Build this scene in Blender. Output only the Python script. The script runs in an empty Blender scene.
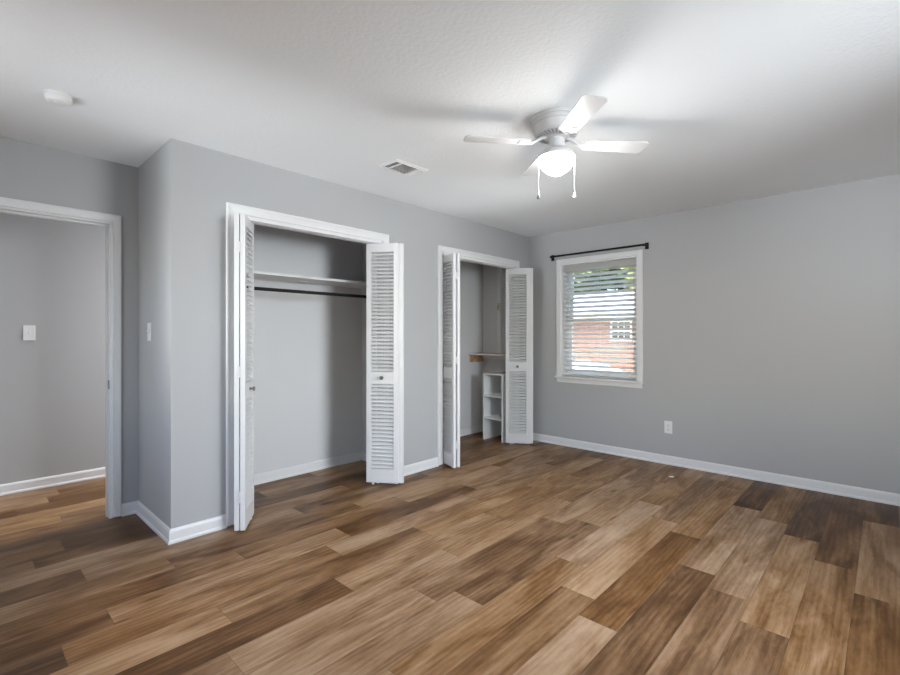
import bpy, bmesh, math, random
from mathutils import Vector, Matrix
random.seed(7)
scene = bpy.context.scene
COL = scene.collection
R = math.radians

# ------------------------------------------------------------------ camera
cam_d = bpy.data.cameras.new('camera')
cam = bpy.data.objects.new('camera', cam_d); COL.objects.link(cam)
cam.location = (3.1471, -4.7633, 1.2494)
cam.rotation_euler = (R(90), 0, R(43.094))
cam_d.sensor_width = 36.0
cam_d.lens = 36.0 * 466.25 / 900.0
cam_d.shift_y = -0.002
cam_d.clip_start = 0.02
scene.camera = cam

# ------------------------------------------------------------------ world, sun, window daylight, added fill lights, exposure
w = bpy.data.worlds.new('sky'); scene.world = w; w.use_nodes = True
wn = w.node_tree.nodes; wl = w.node_tree.links
sky = wn.new('ShaderNodeTexSky'); sky.sky_type = 'NISHITA'; sky.sun_disc = False
sky.sun_elevation = R(48); sky.sun_rotation = R(200); sky.air_density = 1.0; sky.dust_density = 2.0
wl.new(sky.outputs[0], wn['Background'].inputs[0]); wn['Background'].inputs[1].default_value = 0.80

def light(name, kind, loc, target, energy, color=(1, 1, 1), **kw):
    d = bpy.data.lights.new(name, kind); d.energy = energy; d.color = color
    for k, v in kw.items(): setattr(d, k, v)
    o = bpy.data.objects.new(name, d); COL.objects.link(o); o.location = loc
    o.rotation_euler = (Vector(target) - Vector(loc)).to_track_quat('-Z', 'Y').to_euler()
    return o
light('sun', 'SUN', (-15, -15, 25), (0, 0, 0), 4.2, (1, .95, .87), angle=R(1.0))
# daylight comes through the right window; the other area lights are added fills
light('fill_back_high', 'AREA', (1.2, -5.90, 1.75), (1.6, -2.0, .3), 4, (.90, .955, 1), shape='RECTANGLE', size=2.2, size_y=1.6)  # added fill behind the back wall, no known window there
light('daylight_right_window', 'AREA', (4.90, -2.60, 1.80), (0, -2.60, 1.05), 66, (.90, .955, 1), shape='RECTANGLE', size=1.5, size_y=1.2, spread=R(100))
light('fill_back_near', 'AREA', (.5, -6.60, .45), (.6, -2.5, 2.1), 42, (.90, .955, 1), shape='RECTANGLE', size=2.0, size_y=1.2)  # added fill aimed up, brightens the left ceiling
light('fill_back_far', 'AREA', (1.2, -10.5, .05), (2.9, -.6, 2.44), 56, (.90, .955, 1), shape='RECTANGLE', size=2.6, size_y=1.6, spread=R(60))  # added fill, brightens the far ceiling and window wall
light('fill_under_window', 'AREA', (.87, 1.30, -.10), (1.1, -.6, 1.9), 150, (.97, .99, 1), shape='RECTANGLE', size=1.3, size_y=.8)  # added fill hidden below the sill, lifts the slats and nearby ceiling
light('fill_right_low', 'AREA', (6.20, -2.60, .45), (1.2, -2.60, 1.95), 52, (.90, .955, 1), shape='RECTANGLE', size=2.2, size_y=1.1)  # added low fill outside the right wall, brightens the ceiling
light('hall_fill_far', 'AREA', (-1.35, -2.2, 2.40), (-1.35, -2.2, 0), 70, (.97, .98, 1), shape='DISK', size=.3)  # added unseen fill that brightens the hall wall
light('hall_fill_near', 'AREA', (-1.35, -5.9, 2.40), (-1.35, -5.9, 0), 8, (.97, .98, 1), shape='DISK', size=.3)  # second added hall fill, out of view
LAMP_EMIT = 90.0

vs = scene.view_settings
scene.display_settings.display_device = 'sRGB'
vs.view_transform = 'Standard'; vs.look = 'None'; vs.exposure = 0.26; vs.gamma = 1.0; vs.use_curve_mapping = False
scene.cycles.use_denoising = True
scene.cycles.denoising_prefilter = 'NONE'; scene.cycles.denoising_input_passes = 'RGB_ALBEDO_NORMAL'
scene.cycles.pixel_filter_width = 1.2; scene.cycles.use_adaptive_sampling = False; scene.cycles.sample_clamp_indirect = 4.0
scene.cycles.max_bounces = 10; scene.cycles.diffuse_bounces = 7; scene.cycles.transparent_max_bounces = 16

# ------------------------------------------------------------------ materials
def mat(name, col, rough=.5, bump=0, scale=200, spec=.5, metal=0, emit=None, var=0, vscale=3, detail=3, dist=.002):
    m = bpy.data.materials.new(name); m.use_nodes = True
    n = m.node_tree.nodes; l = m.node_tree.links; b = n['Principled BSDF']
    b.inputs['Base Color'].default_value = (*col, 1); b.inputs['Roughness'].default_value = rough
    b.inputs['Specular IOR Level'].default_value = spec; b.inputs['Metallic'].default_value = metal
    tc = n.new('ShaderNodeTexCoord')
    nz = n.new('ShaderNodeTexNoise'); nz.inputs['Scale'].default_value = scale; nz.inputs['Detail'].default_value = detail
    l.new(tc.outputs['Object'], nz.inputs['Vector'])
    if bump:
        bp = n.new('ShaderNodeBump'); bp.inputs['Strength'].default_value = bump; bp.inputs['Distance'].default_value = dist
        l.new(nz.outputs['Fac'], bp.inputs['Height']); l.new(bp.outputs[0], b.inputs['Normal'])
    if var:
        n2 = n.new('ShaderNodeTexNoise'); n2.inputs['Scale'].default_value = vscale; n2.inputs['Detail'].default_value = 5
        l.new(tc.outputs['Object'], n2.inputs['Vector'])
        mr = n.new('ShaderNodeMapRange'); mr.inputs['From Min'].default_value = .3; mr.inputs['From Max'].default_value = .7
        mr.inputs['To Min'].default_value = 1 - var; mr.inputs['To Max'].default_value = 1 + var
        l.new(n2.outputs['Fac'], mr.inputs['Value'])
        vm = n.new('ShaderNodeVectorMath'); vm.operation = 'SCALE'; vm.inputs[0].default_value = col
        l.new(mr.outputs[0], vm.inputs['Scale']); l.new(vm.outputs[0], b.inputs['Base Color'])
    if emit:
        b.inputs['Emission Color'].default_value = (*emit[0], 1); b.inputs['Emission Strength'].default_value = emit[1]
    return m

M = {}
M['wall'] = mat('grey_wall_paint', (.440, .444, .450), .6, .12, 140, .3)
M['closet'] = mat('closet_wall_lit_tone', (.66, .664, .672), .6, .12, 140, .3)  # room wall tone lightened to lift closet shade, light put into the colour
M['ceil'] = mat('textured_ceiling_paint', (.845, .868, .885), .85, .38, 55, .2, detail=5, dist=.006)
M['trim'] = mat('white_trim_paint', (.75, .755, .76), .38, .03, 60, .45)
M['door'] = mat('white_door_paint', (.71, .713, .718), .4, .03, 80, .45)
M['fan'] = mat('white_enamel', (.62, .62, .62), .35, 0, 50, .5)
M['shade'] = mat('grey_vent_slot', (.34, .34, .34), .6)
M['plastic'] = mat('white_plastic', (.80, .80, .80), .35)
M['slot'] = mat('dark_slot', (.03, .03, .03), .6)
M['steel'] = mat('brushed_nickel', (.24, .235, .23), .3, 0, 50, .5, 1)
M['black'] = mat('black_metal', (.006, .006, .0065), .55, spec=.3)
M['blind'] = mat('white_blind_vinyl', (.88, .88, .88), .4)
_n = M['blind'].node_tree.nodes; _l = M['blind'].node_tree.links
_t = _n.new('ShaderNodeBsdfTranslucent'); _t.inputs[0].default_value = (.85, .85, .83, 1); _m = _n.new('ShaderNodeMixShader'); _m.inputs[0].default_value = .75
_l.new(_n['Principled BSDF'].outputs[0], _m.inputs[1]); _l.new(_t.outputs[0], _m.inputs[2]); _l.new(_m.outputs[0], _n['Material Output'].inputs[0])
M['vinyl'] = mat('white_window_vinyl', (.78, .79, .80), .35)
M['melamine'] = mat('white_melamine', (.78, .785, .79), .35)
M['tan'] = mat('raw_tan_board', (.50, .30, .17), .65, .1, 60, .3, var=.25, vscale=14)
M['globe'] = mat('lit_frosted_glass', (.9, .9, .9), .3, emit=((1, .985, .96), LAMP_EMIT))
M['yellow'] = mat('pale_yellow_plate', (.62, .58, .34), .5)
M['grass'] = mat('lawn', (.16, .22, .07), .9, .3, 40, .1, var=.4, vscale=2)
M['asphalt'] = mat('driveway_concrete', (.42, .41, .39), .9, .2, 60, .1, var=.15)
M['shingle'] = mat('pale_roof_shingle', (.58, .57, .57), .9, .3, 30, .1, var=.2, vscale=8)
M['fascia'] = mat('cream_fascia_paint', (.80, .66, .52), .6)
M['carpaint'] = mat('white_car_paint', (.82, .82, .82), .2, 0, 10, .6)
M['carglass'] = mat('dark_car_glass', (.03, .035, .04), .08, 0, 10, .6)
M['tyre'] = mat('black_rubber', (.02, .02, .02), .8)
M['bark'] = mat('tree_bark', (.12, .085, .06), .9, .5, 20, .1, var=.3)
M['leaf1'] = mat('olive_leaves', (.40, .45, .16), .6, 0, 10, .3, var=.4, vscale=2.5)
M['leaf2'] = mat('dark_green_leaves', (.22, .29, .12), .6, 0, 10, .3, var=.4, vscale=2.5)

def brick_mat():
    m = bpy.data.materials.new('red_brick'); m.use_nodes = True
    n = m.node_tree.nodes; l = m.node_tree.links; b = n['Principled BSDF']
    tc = n.new('ShaderNodeTexCoord'); mp = n.new('ShaderNodeMapping'); mp.inputs['Rotation'].default_value = (R(90), 0, 0)
    br = n.new('ShaderNodeTexBrick'); br.inputs['Scale'].default_value = 1.0
    br.inputs['Brick Width'].default_value = .21; br.inputs['Row Height'].default_value = .075; br.inputs['Mortar Size'].default_value = .006
    br.inputs['Color1'].default_value = (.40, .16, .105, 1); br.inputs['Color2'].default_value = (.33, .125, .08, 1); br.inputs['Mortar'].default_value = (.45, .36, .30, 1)
    l.new(tc.outputs['Object'], mp.inputs[0]); l.new(mp.outputs[0], br.inputs['Vector']); l.new(br.outputs['Color'], b.inputs['Base Color'])
    b.inputs['Roughness'].default_value = .9
    return m
M['brick'] = brick_mat()

def glass_mat():
    m = bpy.data.materials.new('window_glass'); m.use_nodes = True
    n = m.node_tree.nodes; l = m.node_tree.links; n.remove(n['Principled BSDF'])
    t = n.new('ShaderNodeBsdfTransparent'); g = n.new('ShaderNodeBsdfGlossy'); g.inputs['Roughness'].default_value = .02
    f = n.new('ShaderNodeFresnel'); f.inputs['IOR'].default_value = 1.45
    mx = n.new('ShaderNodeMixShader'); l.new(f.outputs[0], mx.inputs[0]); l.new(t.outputs[0], mx.inputs[1]); l.new(g.outputs[0], mx.inputs[2])
    l.new(mx.outputs[0], n['Material Output'].inputs[0])
    return m
M['glass'] = glass_mat()

def floor_mat():
    m = bpy.data.materials.new('oak_vinyl_planks'); m.use_nodes = True
    n = m.node_tree.nodes; l = m.node_tree.links; b = n['Principled BSDF']
    def math_(op, a, bb=None, c=None):
        x = n.new('ShaderNodeMath'); x.operation = op
        for i, v in enumerate((a, bb, c)):
            if v is None: continue
            if hasattr(v, 'links'): l.new(v, x.inputs[i])
            else: x.inputs[i].default_value = v
        return x.outputs[0]
    uv = n.new('ShaderNodeUVMap'); uv.uv_map = 'plank'
    at = n.new('ShaderNodeAttribute'); at.attribute_name = 'tone'
    rn = n.new('ShaderNodeAttribute'); rn.attribute_name = 'rand'
    sx = n.new('ShaderNodeSeparateXYZ'); l.new(uv.outputs[0], sx.inputs[0])
    U, V = sx.outputs[0], sx.outputs[1]                       # metres along / across the plank
    def vec(su, sv, k):
        c = n.new('ShaderNodeCombineXYZ')
        l.new(math_('MULTIPLY', U, su), c.inputs[0]); l.new(math_('MULTIPLY', V, sv), c.inputs[1])
        l.new(math_('MULTIPLY', rn.outputs['Fac'], k), c.inputs[2]); return c.outputs[0]
    def noise(v, det, rough=.55, dis=0):
        x = n.new('ShaderNodeTexNoise'); x.inputs['Scale'].default_value = 1; x.inputs['Detail'].default_value = det
        x.inputs['Roughness'].default_value = rough; x.inputs['Distortion'].default_value = dis; l.new(v, x.inputs['Vector']); return x.outputs['Fac']
    broad = noise(vec(1.9, 7.5, 37), 3, .5, .8)                  # big soft light and dark streaks
    streak = noise(vec(3.2, 48, 53), 5, .65, .6)
    mott = noise(vec(15, 46, 17), 5, .7, .5)
    fine = noise(vec(6, 190, 71), 4, .75)
    # cathedral rings
    wv = n.new('ShaderNodeTexWave'); wv.wave_type = 'BANDS'; wv.bands_direction = 'Y'
    wv.inputs['Scale'].default_value = 1.0; wv.inputs['Distortion'].default_value = 9; wv.inputs['Detail'].default_value = 2
    wv.inputs['Detail Scale'].default_value = .8
    l.new(vec(1.3, 11, 29), wv.inputs['Vector'])
    kn = n.new('ShaderNodeTexVoronoi'); kn.inputs['Scale'].default_value = 1; l.new(vec(2.0, 6.5, 91), kn.inputs['Vector'])
    knot = n.new('ShaderNodeMapRange'); knot.inputs['From Min'].default_value = .03; knot.inputs['From Max'].default_value = .16
    l.new(kn.outputs['Distance'], knot.inputs['Value'])
    t = math_('MULTIPLY_ADD', math_('SUBTRACT', broad, .5), 1.25, math_('MULTIPLY_ADD', at.outputs['Fac'], .88, .08))
    t = math_('MULTIPLY_ADD', math_('SUBTRACT', streak, .5), .30, t)
    t = math_('MULTIPLY_ADD', math_('SUBTRACT', mott, .5), .36, t)
    t = math_('MULTIPLY_ADD', math_('SUBTRACT', wv.outputs['Fac'], .5), .10, t)
    t = math_('MULTIPLY_ADD', math_('SUBTRACT', fine, .5), .48, t)
    t = math_('MULTIPLY_ADD', math_('SUBTRACT', knot.outputs[0], 1), .35, t)
    cr = n.new('ShaderNodeValToRGB'); e = cr.color_ramp.elements
    e[0].position = -.0; e[0].color = (.046, .020, .0075, 1); e[1].position = 1; e[1].color = (.42, .305, .215, 1)
    for p, c in ((.22, (.098, .050, .023)), (.45, (.180, .105, .057)), (.68, (.285, .186, .116))):
        x = e.new(p); x.color = (*c, 1)
    l.new(t, cr.inputs[0])
    # each plank leans a little redder or greyer
    hs = n.new('ShaderNodeHueSaturation'); hs.inputs['Hue'].default_value = .5
    l.new(math_('MULTIPLY_ADD', math_('FRACT', math_('MULTIPLY', rn.outputs['Fac'], 7.3)),   .20, 1.10), hs.inputs['Saturation'])
    l.new(cr.outputs[0], hs.inputs['Color'])
    # fine groove along the plank edges
    uv2 = n.new('ShaderNodeUVMap'); uv2.uv_map = 'edge'; s2 = n.new('ShaderNodeSeparateXYZ'); l.new(uv2.outputs[0], s2.inputs[0])
    ed = math_('MINIMUM', s2.outputs[0], s2.outputs[1])
    gr = n.new('ShaderNodeMapRange'); gr.inputs['From Min'].default_value = 0; gr.inputs['From Max'].default_value = .0022
    gr.inputs['To Min'].default_value = .55; l.new(ed, gr.inputs['Value'])
    mx = n.new('ShaderNodeVectorMath'); mx.operation = 'SCALE'; l.new(hs.outputs[0], mx.inputs[0]); l.new(gr.outputs[0], mx.inputs['Scale'])
    l.new(mx.outputs[0], b.inputs['Base Color'])
    l.new(math_('MULTIPLY_ADD', fine, .16, .36), b.inputs['Roughness']); b.inputs['Specular IOR Level'].default_value = .42
    bp = n.new('ShaderNodeBump'); bp.inputs['Strength'].default_value = .12; bp.inputs['Distance'].default_value = .001
    l.new(fine, bp.inputs['Height']); l.new(bp.outputs[0], b.inputs['Normal'])
    return m
M['floor'] = floor_mat()

# ------------------------------------------------------------------ mesh helpers
def bx(bm, x0, x1, y0, y1, z0, z1, mtx=None):
    vs = [bm.verts.new((x, y, z)) for z in (z0, z1) for y in (y0, y1) for x in (x0, x1)]
    for f in ((0, 2, 3, 1), (4, 5, 7, 6), (0, 1, 5, 4), (2, 6, 7, 3), (0, 4, 6, 2), (1, 3, 7, 5)):
        bm.faces.new([vs[i] for i in f])
    if mtx is not None: bmesh.ops.transform(bm, matrix=mtx, verts=vs)
    return vs
def lathe(bm, prof, seg=48, c=(0, 0), axis='Z'):
    rings = []
    for r, z in prof:
        if r < 1e-6: rings.append([bm.verts.new((c[0], c[1], z))])
        else: rings.append([bm.verts.new((c[0] + r * math.cos(2 * math.pi * i / seg), c[1] + r * math.sin(2 * math.pi * i / seg), z)) for i in range(seg)])
    for a, b in zip(rings, rings[1:]):
        for i in range(seg):
            j = (i + 1) % seg
            if len(a) == 1 and len(b) == 1: continue
            if len(a) == 1: bm.faces.new((a[0], b[j], b[i]))
            elif len(b) == 1: bm.faces.new((a[i], a[j], b[0]))
            else: bm.faces.new((a[i], a[j], b[j], b[i]))
    return [v for r in rings for v in r]
def tube(bm, pts, r, seg=10, caps=True):
    pts = [Vector(p) for p in pts]; rings = []
    for i, p in enumerate(pts):
        d = (pts[min(i + 1, len(pts) - 1)] - pts[max(i - 1, 0)]).normalized()
        u = d.cross(Vector((0, 0, 1)));
        if u.length < 1e-3: u = d.cross(Vector((1, 0, 0)))
        u.normalize(); v = d.cross(u)
        rr = r[i] if isinstance(r, (list, tuple)) else r
        rings.append([bm.verts.new(p + rr * (math.cos(2 * math.pi * k / seg) * u + math.sin(2 * math.pi * k / seg) * v)) for k in range(seg)])
    for a, b in zip(rings, rings[1:]):
        for k in range(seg): bm.faces.new((a[k], a[(k + 1) % seg], b[(k + 1) % seg], b[k]))
    if caps: bm.faces.new(rings[0]); bm.faces.new(rings[-1])
def prism(bm, poly, axis, a, b):
    """extrude a 2D polygon along an axis: axis 'x' -> poly is (y,z); 'y' -> (x,z); 'z' -> (x,y)"""
    def P(p, t): return {'x': (t, p[0], p[1]), 'y': (p[0], t, p[1]), 'z': (p[0], p[1], t)}[axis]
    A = [bm.verts.new(P(p, a)) for p in poly]; B = [bm.verts.new(P(p, b)) for p in poly]
    k = len(poly)
    for i in range(k): bm.faces.new((A[i], A[(i + 1) % k], B[(i + 1) % k], B[i]))
    bm.faces.new(A[::-1]); bm.faces.new(B)
def obj(name, bm, m, parent=None, smooth=False, bevel=0, loc=None, seg=2):
    bmesh.ops.recalc_face_normals(bm, faces=bm.faces[:])
    me = bpy.data.meshes.new(name); bm.to_mesh(me); bm.free()
    if m is not None: me.materials.append(m)
    o = bpy.data.objects.new(name, me); COL.objects.link(o)
    if smooth:
        for p in me.polygons: p.use_smooth = True
        md = None
        try: me.set_sharp_from_angle(angle=R(40))
        except Exception: pass
    if bevel:
        b = o.modifiers.new('bevel', 'BEVEL'); b.width = bevel; b.segments = seg; b.limit_method = 'ANGLE'; b.angle_limit = R(40)
    if parent is not None: o.parent = parent
    if loc is not None: o.location = loc
    return o
def box(name, x0, x1, y0, y1, z0, z1, m, parent=None, bevel=0):
    bm = bmesh.new(); bx(bm, x0, x1, y0, y1, z0, z1); return obj(name, bm, m, parent, False, bevel)
def tag(o, label, cat, group=None):
    o['label'] = label; o['category'] = cat
    if group: o['group'] = group
    return o
def thing(name, label, cat, loc=(0, 0, 0), rz=0, group=None):
    o = bpy.data.objects.new(name, None); COL.objects.link(o); o.location = loc; o.rotation_euler = (0, 0, rz)
    o.empty_display_size = .1
    return tag(o, label, cat, group)
def struct(o, label=None, cat=None):
    o['kind'] = 'structure'
    if label: o['label'] = label
    if cat: o['category'] = cat
    return o

# ------------------------------------------------------------------ dimensions
H = 2.44
L = 3.8608          # near end of the closet wall
D = .7226           # closet depth / alcove depth
WT = .11            # closet front wall thickness
YB = -5.22          # wall behind the camera
XR = 4.25           # wall at the right of the camera
HX = -1.915         # hall wall
C1 = (-3.477, -2.247); C2 = (-1.5125, -.290); CH = 2.056     # closet openings
DO = (-4.86, -4.010); DH = 2.030                             # entry doorway
WX = (.433, 1.300); WZ = (.790, 2.062)                       # window opening

# ------------------------------------------------------------------ floor: one mesh, one face per plank
PW, PL = .1785, 1.22
def build_floor():
    seed = {17: 0}
    # row left edge -> (a joint, {joint index offset: tone of plank just beyond that joint})
    rows = {  # k: (joint y, tones of planks counted from that joint: 0 = the one farther than the joint, -1 = nearer, 1 = next farther ...)
        -1: (-1.769, {1: .15, 0: .62, -1: .28}), 0: (-1.48, {1: .25, 0: .28, -1: .42}), 1: (-1.183, {0: .15, -1: .66, -2: .28}),
        2: (-2.2, {1: .5, 0: .64, -1: .42}), 3: (-2.046, {1: .1, 0: .64, -1: .24}), 4: (-1.625, {1: .5, 0: .55, -1: .34, -2: .66}),
        5: (-1.464, {1: .5, 0: .5, -1: .78, -2: .46}), 6: (-2.427, {1: .62, 0: .74, -1: .52}), 7: (-3.083, {1: .62, 0: .36, -1: .62}),
        8: (-1.985, {0: .62, -1: .44, -2: .72}), 9: (-2.805, {1: .55, 0: .66, -1: .64, -2: .6}), 10: (-2.2, {1: .44, 0: .5, -1: .62, -2: .2, 2: .66}),
        11: (-2.708, {1: .66, 0: .66, -1: .46, -2: .68, 2: .22}), 12: (-3.243, {1: .6, 0: .66, -1: .55, -2: .25, 2: .36}),
        13: (-3.061, {1: .64, 0: .24, -1: .68, -2: .25}), 14: (-2.42, {1: .55, 0: .66, -1: .36, -2: .3}),
        15: (-2.72, {0: .66, -1: .34, -2: .52}), 16: (-3.073, {1: .4, 0: .26, -1: .58}), 17: (-2.538, {0: .22, -1: .6}),
        18: (-4.456, {0: .2, -1: .5, 1: .3}), 19: (-4.31, {0: .08, -1: .34}), 20: (-2.54, {0: .6, -1: .3, -2: .2})}
    bm = bmesh.new(); uvp = bm.loops.layers.uv.new('plank'); uve = bm.loops.layers.uv.new('edge')
    tone = bm.faces.layers.float.new('tone'); rnd = bm.faces.layers.float.new('rand')
    x_lo, x_hi, y_lo, y_hi = HX, XR, -6.3, 0.0
    rng = random.Random(11)
    for k in range(-5, 28):
        xa = 2.855 - PW * k; xb = xa + PW
        j, tn = rows.get(k, (-rng.uniform(0, PL), {}))
        for i in range(-7, 7):
            ya = j + i * PL; yb = ya + PL
            X0, X1, Y0, Y1 = max(xa, x_lo), min(xb, x_hi), max(ya, y_lo), min(yb, y_hi)
            t = tn.get(i, rng.choice((.22, .35, .45, .55, .6, .66))); rr = rng.random() * 10
            if X1 - X0 < .002 or Y1 - Y0 < .002: continue
            vs = [bm.verts.new(c + (0,)) for c in ((X0, Y0), (X1, Y0), (X1, Y1), (X0, Y1))]
            f = bm.faces.new(vs); f[tone] = t; f[rnd] = rr
            # split once down the middle so that the distance to the edge can be interpolated
            for lp in f.loops:
                lp[uvp].uv = (lp.vert.co.y - ya, lp.vert.co.x - xa)
    # edge distance: grid each plank 3 x 3 with narrow border strips
    me_src = bm; out = bmesh.new()
    up = out.loops.layers.uv.new('plank'); ue = out.loops.layers.uv.new('edge')
    to = out.faces.layers.float.new('tone'); ro = out.faces.layers.float.new('rand')
    e = .004
    for f in me_src.faces:
        xs = sorted(v.co.x for v in f.verts); ys = sorted(v.co.y for v in f.verts)
        X0, X1, Y0, Y1 = xs[0], xs[-1], ys[0], ys[-1]
        l0 = f.loops[0]; ya = l0.vert.co.y - l0[uvp].uv[0]; xa = l0.vert.co.x - l0[uvp].uv[1]
        gx = [X0, min(X0 + e, (X0 + X1) / 2), max(X1 - e, (X0 + X1) / 2), X1]; gy = [Y0, Y0 + e, Y1 - e, Y1] if Y1 - Y0 > .01 else [Y0, Y0 + .001, Y1 - .001, Y1]
        V = [[out.verts.new((x, y, 0)) for y in gy] for x in gx]
        for a in range(3):
            for b in range(3):
                q = out.faces.new((V[a][b], V[a + 1][b], V[a + 1][b + 1], V[a][b + 1])); q[to] = f[tone]; q[ro] = f[rnd]
                for lp in q.loops:
                    c = lp.vert.co; lp[up].uv = (c.y - ya, c.x - xa)
                    lp[ue].uv = (0 if (c.x <= X0 + 1e-6 or c.x >= X1 - 1e-6) else e, 0 if (c.y <= Y0 + 1e-6 or c.y >= Y1 - 1e-6) else e)
    bm.free()
    # slab underneath gives the floor its thickness
    bx(out, x_lo, x_hi, y_lo, y_hi, -.12, -.002)
    me = bpy.data.meshes.new('floor'); out.to_mesh(me); out.free(); me.materials.append(M['floor'])
    o = bpy.data.objects.new('floor', me); COL.objects.link(o); struct(o)
build_floor()

# ------------------------------------------------------------------ walls
def wall_x(name, x0, x1, y0, y1, openings, m):
    """wall whose faces look along x; openings are (ya, yb, za, zb)"""
    bm = bmesh.new(); y = y0
    for ya, yb, za, zb in sorted(openings):
        bx(bm, x0, x1, y, ya, 0, H)
        if za > 0: bx(bm, x0, x1, ya, yb, 0, za)
        bx(bm, x0, x1, ya, yb, zb, H); y = yb
    bx(bm, x0, x1, y, y1, 0, H)
    return struct(obj(name, bm, m))
def wall_y(name, y0, y1, x0, x1, openings, m):
    bm = bmesh.new(); x = x0
    for xa, xb, za, zb in sorted(openings):
        bx(bm, x, xa, y0, y1, 0, H)
        if za > 0: bx(bm, xa, xb, y0, y1, 0, za)
        bx(bm, xa, xb, y0, y1, zb, H); x = xb
    bx(bm, x, x1, y0, y1, 0, H)
    return struct(obj(name, bm, m))
wall_x('wall_closet', -WT, 0, -L, 0, [(C1[0], C1[1], 0, CH), (C2[0], C2[1], 0, CH)], M['wall'])
wall_x('wall_entry', -D - .11, -D, -6.3, -L + .05, [(DO[0], DO[1], 0, DH)], M['wall'])
wall_x('wall_closet_rear', -D - .11, -D, -L + .05, 0, [], M['closet'])
wall_y('wall_return', -L, -L + .10, -D, -WT, [], M['wall'])
wall_y('wall_divider', -1.93, -1.83, -D, -WT, [], M['closet'])
wall_y('wall_closet_side', 0, .15, HX - .1, -WT * .5, [], M['closet'])
wall_y('wall_window', 0, .15, -WT * .5, XR + .15, [(WX[0], WX[1], WZ[0], WZ[1])], M['wall'])
wall_x('wall_hall', HX - .1, HX, -6.3, 0, [], M['wall'])
wall_x('wall_right', XR, XR + .15, YB - .15, 0, [(-3.12, -2.12, .75, 2.05)], M['wall'])
wall_y('wall_back', YB - .15, YB, -D, XR, [(0, .95, .8, 2.05), (1.5, 2.8, .45, 1.55)], M['wall'])  # both openings added to let the fill lights in
wall_y('wall_hall_end', -6.4, -6.3, HX - .1, -D, [], M['wall'])
bm = bmesh.new(); bx(bm, HX - .1, XR + .15, -6.4, -5.0, H, H + .14); bx(bm, HX - .1, XR + .45, -5.0, .15, H, H + .14); struct(obj('ceiling', bm, M['ceil']))

# ------------------------------------------------------------------ baseboards
BP = [(0, 0), (.020, 0), (.020, .010), (.015, .018), (.012, .020), (.012, .068), (.008, .080), (.003, .085), (0, .085)]
def base_path(name, pts, side, m=M['trim']):
    """mitred baseboard along a floor path; side = +1: the room lies to the left of the path"""
    bm = bmesh.new(); P = [Vector(p) for p in pts]; st = []
    for i, p in enumerate(P):
        ns = []
        if i > 0: d = (P[i] - P[i - 1]).normalized(); ns.append(Vector((-d.y, d.x)) * side)
        if i < len(P) - 1: d = (P[i + 1] - P[i]).normalized(); ns.append(Vector((-d.y, d.x)) * side)
        if len(ns) == 2: nn = (ns[0] + ns[1]); nn = nn / (1 + ns[0].dot(ns[1]))
        else: nn = ns[0]
        st.append([bm.verts.new((p.x + nn.x * t, p.y + nn.y * t, z)) for t, z in BP])
    k = len(BP)
    for a, b in zip(st, st[1:]):
        for i in range(k): bm.faces.new((a[i], a[(i + 1) % k], b[(i + 1) % k], b[i]))
    bm.faces.new(st[0]); bm.faces.new(st[-1])
    return struct(obj(name, bm, m))
CW = .064
base_path('baseboard_left', [(-D, DO[1] + .048), (-D, -L), (0, -L), (0, C1[0] - CW)], -1)
base_path('baseboard_middle', [(0, C1[1] + CW), (0, C2[0] - CW)], -1)
base_path('baseboard_right', [(0, C2[1] + CW), (0, 0), (XR, 0), (XR, YB), (-D, YB), (-D, DO[0] - CW)], -1)
base_path('baseboard_hall', [(HX, -6.3), (HX, 0)], -1)
base_path('baseboard_closet_left', [(-WT, -L + .10), (-D, -L + .10), (-D, -1.93), (-WT, -1.93)], -1)
base_path('baseboard_closet_right', [(-WT, -1.83), (-D, -1.83), (-D, 0), (-WT, 0)], -1)

# ------------------------------------------------------------------ casings
CP = [(0, 0), (0, .010), (.004, .013), (.018, .012), (.036, .014), (.050, .018), (.060, .018), (CW, .014), (CW, 0)]   # (outwards from opening, off the wall)
def casing(name, x, y0, y1, z1, zb=0.0, sgn=1, parent=None, m=M['trim'], k_=1.0):
    bm = bmesh.new(); st = []
    for (y, z, sy, sz) in ((y0, zb, -1, 0), (y0, z1, -1, 1), (y1, z1, 1, 1), (y1, zb, 1, 0)):
        st.append([bm.verts.new((x + sgn * t, y + sy * u * k_, z + sz * u * k_)) for u, t in CP])
    k = len(CP)
    for a, b in zip(st, st[1:]):
        for i in range(k): bm.faces.new((a[i], a[(i + 1) % k], b[(i + 1) % k], b[i]))
    bm.faces.new(st[0]); bm.faces.new(st[-1])
    return obj(name, bm, m, parent)
def jamb_set(x0, x1, y0, y1, z1, t=.018):
    bm = bmesh.new()
    bx(bm, x0, x1, y0, y0 + t, 0, z1); bx(bm, x0, x1, y1 - t, y1, 0, z1); bx(bm, x0, x1, y0 + t, y1 - t, z1 - t, z1)
    return bm
def closet_trim(idx, c):
    o = struct(obj('trim_%d' % idx, jamb_set(-WT, .001, c[0], c[1], CH, .012), M['trim']))
    casing('casing', 0, c[0], c[1], CH, .008, 1, o)
    bm = bmesh.new(); bx(bm, -.072, -.030, c[0] + .012, c[1] - .012, CH - .030, CH - .012)
    obj('track', bm, M['trim'], o)
    bm = bmesh.new(); bx(bm, -.014, .006, c[0] + .012, c[1] - .012, CH - .026, CH - .0)
    obj('fascia', bm, M['trim'], o)
closet_trim(1, C1); closet_trim(2, C2)
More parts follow.
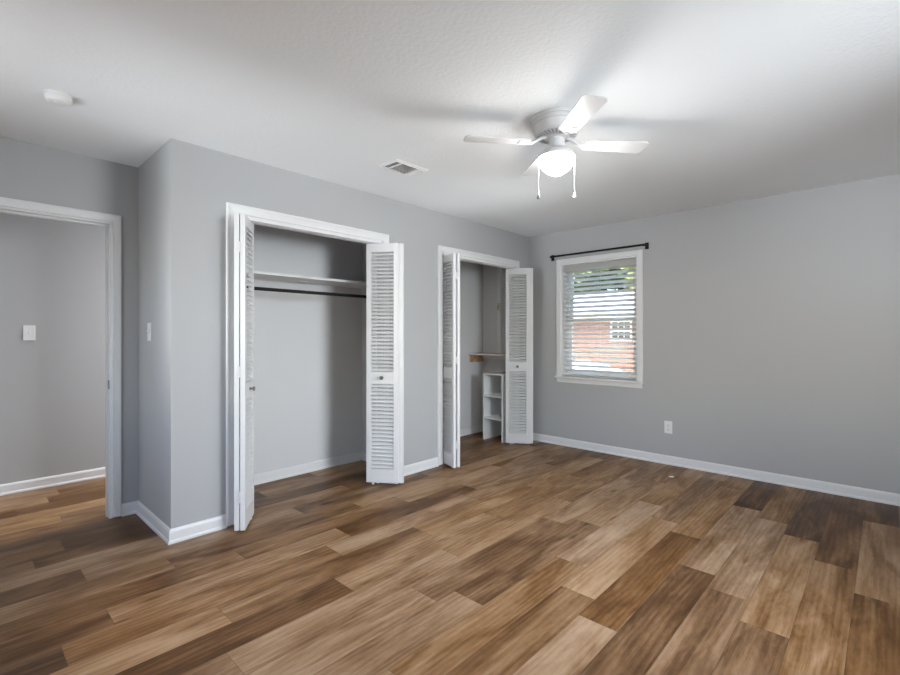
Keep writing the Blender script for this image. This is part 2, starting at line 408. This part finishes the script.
# entry doorway
dj = struct(obj('door_1', jamb_set(-D - .112, -D + .001, DO[0], DO[1], DH, .018), M['trim']))
casing('casing', -D, DO[0] + .006, DO[1] - .006, DH - .006, .008, 1, dj, k_=.84)
casing('casing', -D - .11, DO[0] + .006, DO[1] - .006, DH - .006, 0, -1, dj)
bm = bmesh.new(); bx(bm, -D - .075, -D - .040, DO[1] - .026, DO[1] - .018, 0, DH - .018)
bx(bm, -D - .075, -D - .040, DO[0] + .018, DO[0] + .030, 0, DH - .018); bx(bm, -D - .075, -D - .040, DO[0] + .03, DO[1] - .03, DH - .03, DH - .018)
obj('door_stop', bm, M['trim'], dj)
bm = bmesh.new(); bx(bm, -D - .034, -D + .006, DO[1] - .0205, DO[1] - .018, .885, .945); bx(bm, -D - .024, -D - .008, DO[1] - .0215, DO[1] - .0185, .902, .928)
obj('strike_plate', bm, M['steel'], dj)

# ------------------------------------------------------------------ window_1
win = struct(box('window_1', WX[0], WX[0] + .012, .0, .15, WZ[0], WZ[1], M['vinyl']))
bm = bmesh.new()
bx(bm, WX[1] - .012, WX[1], 0, .15, WZ[0], WZ[1]); bx(bm, WX[0] + .012, WX[1] - .012, 0, .15, WZ[1] - .012, WZ[1]); bx(bm, WX[0] + .012, WX[1] - .012, .03, .15, WZ[0], WZ[0] + .008)
obj('jamb', bm, M['vinyl'], win)
def frame(x0, x1, z0, z1, y0, y1, s, mname, name, parent, r=None):
    r = r or s; bm = bmesh.new()
    bx(bm, x0, x0 + s, y0, y1, z0, z1); bx(bm, x1 - s, x1, y0, y1, z0, z1)
    bx(bm, x0 + s, x1 - s, y0, y1, z1 - r, z1); bx(bm, x0 + s, x1 - s, y0, y1, z0, z0 + r)
    return obj(name, bm, M[mname], parent, bevel=.002)
a0, a1, b0, b1 = WX[0] + .012, WX[1] - .012, WZ[0] + .008, WZ[1] - .012
frame(a0, a1, b0, b1, .095, .145, .035, 'vinyl', 'window_frame', win)
zm = (b0 + b1) / 2
lo = frame(a0 + .035, a1 - .035, b0 + .035, zm + .02, .098, .118, .035, 'vinyl', 'sash', win)
hi = frame(a0 + .035, a1 - .035, zm - .02, b1 - .035, .120, .140, .035, 'vinyl', 'sash', win)
bm = bmesh.new(); bx(bm, a0 + .07, a1 - .07, .106, .110, b0 + .07, zm - .015); obj('pane', bm, M['glass'], lo)
bm = bmesh.new(); bx(bm, a0 + .07, a1 - .07, .128, .132, zm + .015, b1 - .07); obj('pane', bm, M['glass'], hi)
# casing (three sides), stool and apron
bm = bmesh.new(); cw = .057
WP = [(0, 0), (0, .012), (.006, .015), (.045, .017), (cw, .014), (cw, 0)]
st = []
for (x, z, sx, sz) in ((WX[0], WZ[0], -1, 0), (WX[0], WZ[1], -1, 1), (WX[1], WZ[1], 1, 1), (WX[1], WZ[0], 1, 0)):
    st.append([bm.verts.new((x + sx * u, -t, z + sz * u)) for u, t in WP])
for a, b in zip(st, st[1:]):
    for i in range(6): bm.faces.new((a[i], a[(i + 1) % 6], b[(i + 1) % 6], b[i]))
bm.faces.new(st[0]); bm.faces.new(st[-1]); obj('casing', bm, M['trim'], win)
bm = bmesh.new(); bx(bm, WX[0] - .068, WX[1] + .068, -.038, 0, .768, .790); bx(bm, WX[0] + .001, WX[1] - .001, 0, .095, .778, .790)
obj('stool', bm, M['trim'], win, bevel=.004)
bm = bmesh.new(); bx(bm, WX[0] - .055, WX[1] + .055, -.015, 0, .718, .768); obj('apron', bm, M['trim'], win, bevel=.003)

# ------------------------------------------------------------------ window blind
bl = thing('window_blind', 'white two-inch slatted blind hanging open inside the window frame', 'blind', ((WX[0] + WX[1]) / 2, .050, WZ[0]))
bw = (a1 - a0) / 2 - .004
bm = bmesh.new(); bx(bm, -bw, bw, -.026, .028, 1.205, 1.258); obj('headrail', bm, M['blind'], bl, bevel=.003)
bm = bmesh.new(); bx(bm, -bw, bw, -.036, -.028, 1.188, 1.258); obj('valance', bm, M['blind'], bl, bevel=.003)
bm = bmesh.new(); n_s = 23
for i in range(n_s):
    z = .070 + i * (1.185 - .070) / (n_s - 1)
    mt = Matrix.Translation((0, 0, z)) @ Matrix.Rotation(R(-28), 4, 'X')
    bx(bm, -bw, bw, -.025, .025, -.0014, .0014, mt)
obj('slats', bm, M['blind'], bl)
bm = bmesh.new(); bx(bm, -bw, bw, -.026, .026, .003, .022); obj('bottom_rail', bm, M['blind'], bl, bevel=.004)
for x in (-bw + .10, 0, bw - .10):
    bm = bmesh.new(); tube(bm, [(x, -.027, .02), (x, -.027, 1.21)], .0011, 6); tube(bm, [(x, .027, .02), (x, .027, 1.21)], .0011, 6); obj('ladder_cord', bm, M['blind'], bl)
bm = bmesh.new(); tube(bm, [(-bw + .03, -.040, 1.19), (-bw + .03, -.041, .45)], .004, 8); obj('tilt_wand', bm, M['blind'], bl)

# ------------------------------------------------------------------ curtain rod
cr = thing('curtain_rod', 'thin black wraparound curtain rod mounted above the window', 'curtain rod', (.862, 0, 2.152))
bm = bmesh.new(); xa, xb, yr, zz = -.535, .535, -.072, 0
def arc(cx, cy, r, t0, t1, k=6): return [(cx + r * math.cos(R(t0 + (t1 - t0) * i / k)), cy + r * math.sin(R(t0 + (t1 - t0) * i / k)), zz) for i in range(k + 1)]
pts = [(xa, -.012, zz)] + arc(xa + .022, yr + .022, .022, 180, 270) + arc(xb - .022, yr + .022, .022, 270, 360) + [(xb, -.012, zz)]
tube(bm, pts, .0105, 14); obj('rod', bm, M['black'], cr, smooth=True)
for x in (xa, xb):
    bm = bmesh.new(); bx(bm, x - .018, x + .018, -.012, 0, -.036, .030); obj('bracket', bm, M['black'], cr, bevel=.003)

# ------------------------------------------------------------------ bifold doors
PH, PT, PZ = 2.004, .029, .018
def panel(parent, P, Q):
    """louvred panel from P to Q with its outside face to the right of that direction"""
    P = Vector(P); Q = Vector(Q); d = Q - P; W = d.length
    bm = bmesh.new(); s = .040; t = PT / 2
    bx(bm, 0, s, -t, t, 0, PH); bx(bm, W - s, W, -t, t, 0, PH)
    for z0, z1 in ((0, .115), (.825, .930), (PH - .072, PH)): bx(bm, s, W - s, -t, t, z0, z1)
    o = obj('door_panel', bm, M['door'], parent, bevel=.0015, loc=(P.x, P.y, PZ)); o.rotation_euler = (0, 0, math.atan2(d.y, d.x))
    bm = bmesh.new()
    for z0, z1, k in ((.115, .825, 22), (.930, PH - .072, 32)):
        st = (z1 - z0) / k
        for i in range(k):
            mt = Matrix.Translation((0, 0, z0 + st * (i + .5))) @ Matrix.Rotation(R(35), 4, 'X')
            bx(bm, s - .003, W - s + .003, -.0165, .0165, -.0028, .0028, mt)
    obj('louvers', bm, M['door'], o)
    return o, W
def knob(o, x, z):
    bm = bmesh.new()
    lathe(bm, [(0, 0), (.012, 0), (.012, .003), (.006, .006), (.006, .016), (.013, .020), (.016, .026), (.014, .031), (.008, .034), (0, .0345)], 24)
    bmesh.ops.transform(bm, matrix=Matrix.Rotation(R(90), 4, 'X'), verts=bm.verts[:])
    k = obj('knob', bm, M['steel'], o, smooth=True, loc=(x, -PT / 2, z)); k['label'] = 'round brushed nickel knob'
def hinge(parent, c, ang):
    for z in (.23, 1.02, 1.81):
        bm = bmesh.new(); bx(bm, -.001, .0025, -.011, .011, -.036, .036); tube(bm, [(.0045, 0, -.036), (.0045, 0, .036)], .0045, 10)
        h = obj('hinge', bm, M['trim'], parent, loc=(c[0], c[1], z)); h.rotation_euler = (0, 0, ang)
def bifold(name, label, left, Pv, F1, F2, T):
    root = thing(name, label, 'closet door', (Pv[0], Pv[1], 0), 0, 'louvered bifold closet doors')
    rel = lambda p: (p[0] - Pv[0], p[1] - Pv[1])
    p, f1, f2, t = rel(Pv), rel(F1), rel(F2), rel(T)
    if left: panel(root, p, f1); o, W = panel(root, f2, t)
    else: panel(root, f1, p); o, W = panel(root, t, f2)
    knob(o, W / 2, .880)
    d = (Vector(f1) - Vector(p)).normalized(); mid = (Vector(f1) + Vector(f2)) / 2
    hinge(root, (mid.x + d.x * .0005, mid.y + d.y * .0005), math.atan2(d.y, d.x))
    for q, e in ((p, Vector(f1)), (t, Vector(f2))):
        q = Vector(q); q = q + (e - q).normalized() * .055
        bm = bmesh.new(); lathe(bm, [(0, 0), (.012, 0), (.012, .006), (.006, .010), (.006, PZ + .004), (0, PZ + .004)], 16, (q.x, q.y))
        obj('pivot_pin', bm, M['plastic'], root, smooth=True)
        if True:
            bm = bmesh.new(); lathe(bm, [(0, PZ + PH - .004), (.005, PZ + PH - .004), (.005, CH - .030), (0, CH - .030)], 12, (q.x, q.y)); obj('guide_pin', bm, M['plastic'], root)
bifold('bifold_door', 'folded white louvered door at left side of the near closet, seen almost edge on', True, (-.050, -3.405), (.155, -3.535), (.177, -3.507), (-.062, -3.342))
bifold('bifold_door', 'folded white louvered door at right side of the near closet with the hanging rod', False, (-.050, -2.318), (.197, -2.180), (.176, -2.216), (-.055, -2.368))
bifold('bifold_door', 'folded white louvered door at left side of the far closet with the cube unit', True, (-.050, -1.462), (.215, -1.563), (.226, -1.522), (-.045, -1.388))
bifold('bifold_door', 'folded white louvered door at right side of the far closet beside the window', False, (-.050, -.362), (.195, -.217), (.176, -.252), (-.058, -.397))

# ------------------------------------------------------------------ near closet: shelf and rod
sh = tag(box('closet_shelf', -D, -.35, -L + .10, -1.93, 1.722, 1.742, M['trim'], bevel=.002), 'long white wooden shelf across the near closet above the black rod', 'shelf')
bm = bmesh.new(); bx(bm, -D, -D + .018, -L + .10, -1.93, 1.640, 1.722); obj('cleat', bm, M['closet'], sh)
bm = bmesh.new(); bx(bm, -D + .018, -.12, -1.948, -1.93, 1.640, 1.722); obj('cleat', bm, M['closet'], sh)
bm = bmesh.new(); bx(bm, -D + .018, -.12, -L + .10, -L + .118, 1.640, 1.722); obj('cleat', bm, M['closet'], sh)
hr = thing('closet_rod', 'black metal hanging rod under the shelf in the near closet', 'rod', (-.30, -2.845, 1.603))
bm = bmesh.new(); tube(bm, [(0, -.897, 0), (0, .897, 0)], .0135, 16); obj('rod', bm, M['black'], hr, smooth=True)
for s in (-1, 1):
    bm = bmesh.new(); tube(bm, [(0, s * .890, 0), (0, s * .897, 0)], .026, 16); obj('rod_socket', bm, M['black'], hr)
bm = bmesh.new(); bx(bm, -.595, -.540, -2.710, -2.630, 1.714, 1.722); tag(obj('shelf_clip', bm, M['trim'], bevel=.003), 'small white clip under the near closet shelf', 'clip')

# ------------------------------------------------------------------ far closet: shelf, upright, cube unit
s2 = tag(box('wall_shelf', -D, -.115, -.285, 0, 1.010, 1.027, M['tan']), 'raw wood shelf with white front edge inside the far closet above the cube unit', 'shelf')
bm = bmesh.new(); bx(bm, -D, -.115, -.291, -.285, 1.008, 1.028); e = obj('edge_band', bm, M['trim'], s2); e['label'] = 'white front edge strip'
bm = bmesh.new(); bx(bm, -D, -D + .020, -.262, 0, .915, 1.010); obj('cleat', bm, M['tan'], s2)
bm = bmesh.new(); bx(bm, -D + .020, -.115, -.018, 0, .955, 1.010); obj('cleat', bm, M['trim'], s2)
bm = bmesh.new(); bx(bm, -.472, -.415, -.014, 0, 1.027, H)
up = tag(obj('wall_batten', bm, M['trim'], bevel=.002), 'tall narrow white board fixed upright on the far closet side wall', 'batten')
hk = tag(box('hook_plate', -.468, -.420, -.020, -.014, 1.565, 1.665, M['yellow'], bevel=.002), 'small pale yellow plate with hook on the upright board in the far closet', 'hook')
bm = bmesh.new(); tube(bm, [(-.444, -.020, 1.625), (-.444, -.045, 1.620), (-.444, -.050, 1.605), (-.444, -.040, 1.595)], .005, 8); obj('hook', bm, M['steel'], hk, smooth=True)
cu = thing('cube_shelf', 'narrow white three-cube open shelf unit standing in the far closet', 'shelf unit', (-.2580, -.20, 0))
hx, hy, tt = .1475, .185, .017
for s in (-1, 1):
    bm = bmesh.new(); bx(bm, s * hx - (tt if s > 0 else 0), s * hx + (tt if s < 0 else 0), -hy, hy, 0, .80); obj('side_panel', bm, M['melamine'], cu, bevel=.001)
bm = bmesh.new(); bx(bm, -hx + tt, hx - tt, -hy, hy, .80 - tt, .80); obj('top', bm, M['melamine'], cu, bevel=.001)
for z in (.263, .527):
    bm = bmesh.new(); bx(bm, -hx + tt, hx - tt, -hy, hy, z - tt / 2, z + tt / 2); obj('shelf', bm, M['melamine'], cu, bevel=.001)

# ------------------------------------------------------------------ switches and outlet (local: plate in xz, facing -y)
def wall_plate(name, label, cat, loc, rz, kind):
    r = thing(name, label, cat, loc, rz)
    bm = bmesh.new(); bx(bm, -.037, .037, -.006, 0, -.060, .060); obj('plate', bm, M['plastic'], r, bevel=.0025)
    if kind == 'switch':
        bm = bmesh.new(); bx(bm, -.005, .005, -.009, -.006, -.012, .012); bx(bm, -.004, .004, -.018, -.006, .000, .010); obj('toggle', bm, M['plastic'], r, bevel=.001)
    else:
        for z in (-.020, .020):
            bm = bmesh.new(); bx(bm, -.016, .016, -.008, -.006, z - .014, z + .014); rc = obj('receptacle', bm, M['shade'] if 0 else M['plastic'], r, bevel=.004)
            bm = bmesh.new(); bx(bm, -.008, -.006, -.0086, -.0078, z - .003, z + .007); bx(bm, .006, .008, -.0086, -.0078, z - .003, z + .007); bx(bm, -.003, .003, -.0086, -.0078, z - .011, z - .006)
            obj('slots', bm, M['slot'], rc)
    for z in ((-.042, .042) if kind == 'switch' else (0,)):
        bm = bmesh.new(); lathe(bm, [(0, 0), (.003, 0), (.003, .001), (0, .001)], 12); bmesh.ops.transform(bm, matrix=Matrix.Translation((0, -.006, z)) @ Matrix.Rotation(R(90), 4, 'X'), verts=bm.verts[:]); obj('screw', bm, M['plastic'], r)
wall_plate('light_switch', 'white toggle light switch on the hall wall seen through the doorway', 'switch', (HX, -4.335, 1.272), R(90), 'switch')
wall_plate('light_switch', 'white toggle light switch on the short return wall beside the doorway', 'switch', (-.435, -L, 1.275), 0, 'switch')
wall_plate('wall_outlet', 'white electrical outlet low on the wall right of the window', 'outlet', (1.600, 0, .360), 0, 'outlet')

# ------------------------------------------------------------------ smoke detector
sd = thing('smoke_detector', 'round white smoke detector on the ceiling near the doorway', 'smoke detector', (.150, -4.400, H))
bm = bmesh.new(); lathe(bm, [(0, 0), (.060, 0), (.060, -.007), (.057, -.010), (0, -.010)], 40); obj('base', bm, M['plastic'], sd, smooth=True)
bm = bmesh.new(); lathe(bm, [(.055, -.010), (.055, -.022), (.050, -.033), (.038, -.039), (0, -.041)], 40); obj('cover', bm, M['plastic'], sd, smooth=True)
bm = bmesh.new(); lathe(bm, [(.020, -.040), (.020, -.043), (.017, -.0445), (0, -.0445)], 20, (.020, 0)); obj('test_button', bm, M['plastic'], sd, smooth=True)

# ------------------------------------------------------------------ ceiling vent
cv = thing('ceiling_vent', 'white rectangular air register in the ceiling above the closets', 'vent', (.650, -2.573, H))
vx, vy, fw_ = .095, .150, .022
bm = bmesh.new()
for sx in (-1, 1):
    prism(bm, [(sx * vx, 0), (sx * vx, -.004), (sx * (vx - fw_), -.012), (sx * (vx - fw_), 0)], 'y', -vy, vy)
for sy in (-1, 1):
    prism(bm, [(sy * vy, 0), (sy * vy, -.004), (sy * (vy - fw_), -.012), (sy * (vy - fw_), 0)], 'x', -vx + fw_, vx - fw_)
for y in (-.078, .078): bx(bm, -vx + fw_, vx - fw_, y - .005, y + .005, -.011, -.001)
obj('frame', bm, M['plastic'], cv)
bm = bmesh.new(); bx(bm, -vx + .01, vx - .01, -vy + .01, vy - .01, -.0025, -.0005); obj('duct_opening', bm, M['slot'], cv)
bm = bmesh.new()
for i in range(9):
    x = -.066 + i * .0165
    bx(bm, -.0075, .0075, -.073, .073, -.0008, .0008, Matrix.Translation((x, 0, -.007)) @ Matrix.Rotation(R(35), 4, 'Y'))
for sy in (-1, 1):
    for i in range(3):
        y = sy * (.090 + i * .0155)
        bx(bm, -vx + fw_, vx - fw_, -.0075, .0075, -.0008, .0008, Matrix.Translation((0, y, -.007)) @ Matrix.Rotation(R(-35 * sy), 4, 'X'))
obj('louvers', bm, M['plastic'], cv)

# ------------------------------------------------------------------ ceiling fan
FX, FY = 1.820, -2.485
yaw = R(43.094)
cf = thing('ceiling_fan', 'white four-blade ceiling fan with lit frosted globe', 'ceiling fan', (FX, FY, H), yaw)
# local axes: x = to the right of the photo, y = away from the camera
z_ = lambda z: z - H
bm = bmesh.new(); lathe(bm, [(0, 0), (.143, 0), (.144, -.004), (.142, -.016), (.135, -.018), (.133, -.034), (.124, -.037), (.120, -.056), (.114, -.068), (.112, -.078), (0, -.078)], 64)
obj('motor_housing', bm, M['fan'], cf, smooth=True)
bm = bmesh.new(); lathe(bm, [(0, -.078), (.112, -.078), (.116, -.083), (.112, -.090), (.060, -.099), (0, -.099)], 64)
vr = obj('vent_ring', bm, M['fan'], cf, smooth=True)
bm = bmesh.new()
for i in range(28):
    a = 2 * math.pi * i / 28
    bx(bm, .070, .104, -.0042, .0042, -.0008, .0008, Matrix.Rotation(a, 4, 'Z') @ Matrix.Translation((0, 0, -.0950 + .0002)) @ Matrix.Translation((.087, 0, 0)) @ Matrix.Rotation(R(-9.8), 4, 'Y') @ Matrix.Translation((-.087, 0, 0)))
obj('vent_slots', bm, M['shade'], vr)
bm = bmesh.new(); lathe(bm, [(0, -.099), (.056, -.099), (.056, -.106), (.044, -.110), (.042, -.150), (.046, -.160), (.052, -.166), (0, -.166)], 40)
obj('switch_housing', bm, M['fan'], cf, smooth=True)
bm = bmesh.new(); lathe(bm, [(0, -.166), (.060, -.166), (.080, -.174), (.097, -.190), (.1015, -.208), (.0995, -.213), (.0985, -.208), (.094, -.192), (0, -.182)], 48)
obj('light_fitter', bm, M['fan'], cf, smooth=True)
bm = bmesh.new(); lathe(bm, [(.088, -.196), (.0945, -.206), (.0965, -.217), (.095, -.235), (.084, -.257), (.064, -.279), (.040, -.296), (.018, -.306), (0, -.3085)], 56)
gl = obj('globe', bm, M['globe'], cf, smooth=True); gl['label'] = 'glowing frosted glass globe'
TH = 7.0
for q in range(4):
    a = R(TH + 90 * q)
    rot = Matrix.Rotation(a, 4, 'Z')
    pitch = Matrix.Rotation(R(-8), 4, 'X')
    zb = -.130
    # blade outline in local (r, width)
    r0, r1, w0, w1 = .150, .515, .048, .060
    out = [(r0, -w0 * .55), (r0 + .012, -w0)]
    out += [(r0 + (r1 - r0) * f, -(w0 + (w1 - w0) * f)) for f in (.3, .6, .9)]
    cc = .028
    for k in range(5): t = R(-90 + 22.5 * k); out.append((r1 - cc + cc * math.cos(t), -(w1 - cc) + cc * math.sin(t)))
    out = out + [(x, -y) for x, y in out[::-1]]
    bm = bmesh.new(); prism(bm, out, 'z', -.003, .003)
    bmesh.ops.transform(bm, matrix=rot @ Matrix.Translation((0, 0, zb)) @ pitch, verts=bm.verts[:])
    bl_ = obj('blade', bm, M['fan'], cf, bevel=.001)
    # blade iron: arm from the hub that forks into a scrolled plate under the blade
    bm = bmesh.new()
    arm = [(.060, 0, -.099), (.085, 0, -.104), (.110, 0, -.120), (.140, 0, -.136), (.165, 0, -.139)]
    tube(bm, arm, [.010, .010, .009, .009, .008], 10)
    pl = [(.140, -.010), (.160, -.030), (.190, -.042), (.215, -.036), (.220, -.022), (.205, -.012), (.228, 0), (.205, .012), (.220, .022), (.215, .036), (.190, .042), (.160, .030), (.140, .010)]
    bm2 = bmesh.new(); prism(bm2, pl, 'z', -.0075, -.003)
    for yy in (-.030, 0, .030):
        lathe(bm2, [(0, -.0095), (.004, -.0095), (.005, -.0075), (0, -.0075)], 12, (.195 if yy else .215, yy))
    bmesh.ops.transform(bm2, matrix=Matrix.Translation((0, 0, zb)) @ pitch, verts=bm2.verts[:])
    tmp = bpy.data.meshes.new('tmp'); bm2.to_mesh(tmp); bm2.free(); bm.from_mesh(tmp); bpy.data.meshes.remove(tmp)
    bmesh.ops.transform(bm, matrix=rot, verts=bm.verts[:])
    obj('blade_iron', bm, M['fan'], cf, smooth=True)
for s, zl in ((-1, -.405), (1, -.400)):
    x = s * .099
    bm = bmesh.new(); tube(bm, [(s * .050, 0, -.176), (s * .085, 0, -.176), (x, 0, -.186), (x, 0, zl)], .0013, 6)
    for i in range(40):
        z = -.19 + (zl + .19) * i / 39
        lathe(bm, [(0, z - .0021), (.0021, z), (0, z + .0021)], 6, (x, 0))
    c = obj('pull_chain', bm, M['fan'], cf)
    bm = bmesh.new(); lathe(bm, [(0, zl + .004), (.004, zl), (.0065, zl - .014), (.0105, zl - .024), (.009, zl - .030), (0, zl - .033)], 16, (x, 0)); obj('pull_fob', bm, M['steel'] if s < 0 else M['fan'], c, smooth=True)

bm = bmesh.new()
prism(bm, [(-.022, -.012), (.004, -.018), (.024, -.006), (.018, .013), (-.010, .016)], 'z', 0, .0035)
bmesh.ops.transform(bm, matrix=Matrix.Translation((1.757, -.412, 0)) @ Matrix.Rotation(R(40), 4, 'Z'), verts=bm.verts[:])
tag(obj('paper_scrap', bm, M['plastic']), 'tiny white scrap lying on the wood floor below the outlet', 'scrap')

# ------------------------------------------------------------------ outdoors, seen through the blind
GZ = -.65
bm = bmesh.new(); bx(bm, -40, 40, .15, 60, GZ - .2, GZ); struct(obj('ground_lawn', bm, M['grass']))
bm = bmesh.new(); bx(bm, -12, 6, 4.5, 9.0, GZ, GZ + .012); struct(obj('ground_driveway', bm, M['asphalt']))
hs = thing('brick_house', 'red brick house with pale shingle roof across the yard, seen through the blind', 'house', (-5, 12, GZ))
def hp(name, f, m, parent=hs, **k):
    bm = bmesh.new(); f(bm); return obj(name, bm, m, parent, **k)
hp('wall', lambda b: bx(b, -7, 7, 0, 8, 0, 2.62), M['brick'])
hp('soffit', lambda b: bx(b, -7.4, 7.4, -.5, 0, 2.58, 2.62), M['trim'])
hp('fascia', lambda b: bx(b, -7.4, 7.4, -.53, -.5, 2.56, 2.80), M['fascia'])
hp('roof', lambda b: prism(b, [(-.60, 2.80), (4, 3.85), (8.6, 2.80), (8.6, 2.70), (-.60, 2.70)], 'x', -7.5, 7.5), M['shingle'])
def hwin(x0, x1, z0, z1):
    def fr(b):
        bx(b, x0, x0 + .06, -.05, .02, z0, z1); bx(b, x1 - .06, x1, -.05, .02, z0, z1); bx(b, x0 + .06, x1 - .06, -.05, .02, z1 - .06, z1); bx(b, x0 + .06, x1 - .06, -.05, .02, z0, z0 + .06)
        bx(b, x0 + .06, x1 - .06, -.04, .02, (z0 + z1) / 2 - .03, (z0 + z1) / 2 + .03)
        for f in (.36, .64): bx(b, x0 + (x1 - x0) * f - .012, x0 + (x1 - x0) * f + .012, -.04, .01, z0 + .06, z1 - .06)
    f = hp('window', fr, M['trim'])
    hp('pane', lambda b: bx(b, x0 + .06, x1 - .06, -.02, -.005, z0 + .06, z1 - .06), M['carglass'], f)
hwin(.67, 1.46, 1.70, 2.46)
hwin(-4.2, -2.9, 1.1, 2.3)

car = thing('car', 'white car parked in front of the brick house', 'car', (-4.15, 6.9, GZ + .012))
def side(b, poly, hw):
    prism(b, poly, 'y', -hw, hw)
body = [(2.18, .28), (2.20, .60), (2.16, .86), (1.95, .99), (1.05, 1.20), (-1.35, 1.18), (-2.05, 1.08), (-2.18, .86), (-2.18, .30), (-1.70, .22), (1.75, .22)]
bm = bmesh.new(); side(bm, body, .86); obj('body', bm, M['carpaint'], car, bevel=.06, seg=3)
cab = [(.80, 1.16), (.15, 1.55), (-.20, 1.62), (-.85, 1.60), (-1.50, 1.16)]
bm = bmesh.new(); side(bm, cab, .72); obj('cabin', bm, M['carpaint'], car, bevel=.05, seg=3)
bm = bmesh.new(); prism(bm, [(.58, 1.22), (.12, 1.50), (-.78, 1.54), (-1.25, 1.22)], 'y', -.735, .735); obj('side_window', bm, M['carglass'], car)
bm = bmesh.new(); v = [bm.verts.new(p) for p in ((.78, -.60, 1.19), (.78, .60, 1.19), (.22, .55, 1.525), (.22, -.55, 1.525), (.80, -.60, 1.20), (.80, .60, 1.20), (.24, .55, 1.535), (.24, -.55, 1.535))]
for f in ((0, 1, 2, 3), (4, 5, 6, 7), (0, 1, 5, 4), (1, 2, 6, 5), (2, 3, 7, 6), (3, 0, 4, 7)): bm.faces.new([v[i] for i in f])
obj('windshield', bm, M['carglass'], car)
for x in (-1.35, 1.38):
    for y in (-.80, .80):
        bm = bmesh.new(); tube(bm, [(x, y - .10, .31), (x, y + .10, .31)], .31, 24); wh = obj('wheel', bm, M['tyre'], car, smooth=True)
        bm = bmesh.new(); s = 1 if y > 0 else -1; tube(bm, [(x, y + s * .095, .31), (x, y + s * .108, .31)], .19, 20); obj('hubcap', bm, M['steel'], wh)
for y in (-.62, .62):
    bm = bmesh.new(); bx(bm, 2.10, 2.205, y - .15, y + .15, .70, .82); obj('headlight', bm, M['plastic'], car, bevel=.02)

def tree(label, x, y, h, cr_, ch, leaf, n, seed, size=.16):
    rng = random.Random(seed)
    t = thing('tree', label, 'tree', (x, y, GZ))
    bm = bmesh.new(); tube(bm, [(0, 0, 0), (.05, .02, h * .3), (-.04, .05, h * .6), (.02, 0, h * .85)], [.17, .14, .10, .04], 10)
    for i in range(9):
        a = rng.uniform(0, 6.28); z0 = h * rng.uniform(.28, .62); r = cr_ * rng.uniform(.5, .8)
        tube(bm, [(0, 0, z0), (r * .5 * math.cos(a), r * .5 * math.sin(a), z0 + .5), (r * math.cos(a), r * math.sin(a), z0 + 1.1)], [.06, .04, .015], 6)
    obj('trunk', bm, M['bark'], t, smooth=True)
    bm = bmesh.new()
    blobs = [(rng.uniform(-.6, .6) * cr_, rng.uniform(-.6, .6) * cr_, ch + rng.uniform(0, 1) * (h - ch), cr_ * rng.uniform(.30, .5)) for _ in range(16)]
    for i in range(n):
        bx_, by_, bz_, br_ = rng.choice(blobs)
        d = Vector((rng.gauss(0, 1), rng.gauss(0, 1), rng.gauss(0, 1))).normalized() * br_ * rng.random() ** .4
        c = Vector((bx_, by_, bz_)) + d
        mt = Matrix.Translation(c) @ Matrix.Rotation(rng.uniform(0, 6.28), 4, 'Z') @ Matrix.Rotation(rng.uniform(0, 3.14), 4, 'X')
        s = size * rng.uniform(.6, 1.2)
        vs = [bm.verts.new(mt @ Vector(p)) for p in ((-s, 0, 0), (0, -s * .5, s * .12), (s, 0, 0), (0, s * .5, s * .12))]
        bm.faces.new(vs)
    me = obj('crown', bm, leaf, t)
tree('yellow green tree at upper left of the window view, behind the house', -14.8, 26.0, 8.5, 2.9, 2.4, M['leaf1'], 7000, 3, .3)
tree('yellow green tree at upper right of the window view, behind the house', -8.4, 26.0, 8.5, 2.9, 2.4, M['leaf1'], 7000, 5, .3)
tree('darker green tree between the two yellow green trees beyond the roof', -15.6, 35.5, 11.0, 4.8, 2.0, M['leaf2'], 8000, 8, .38)
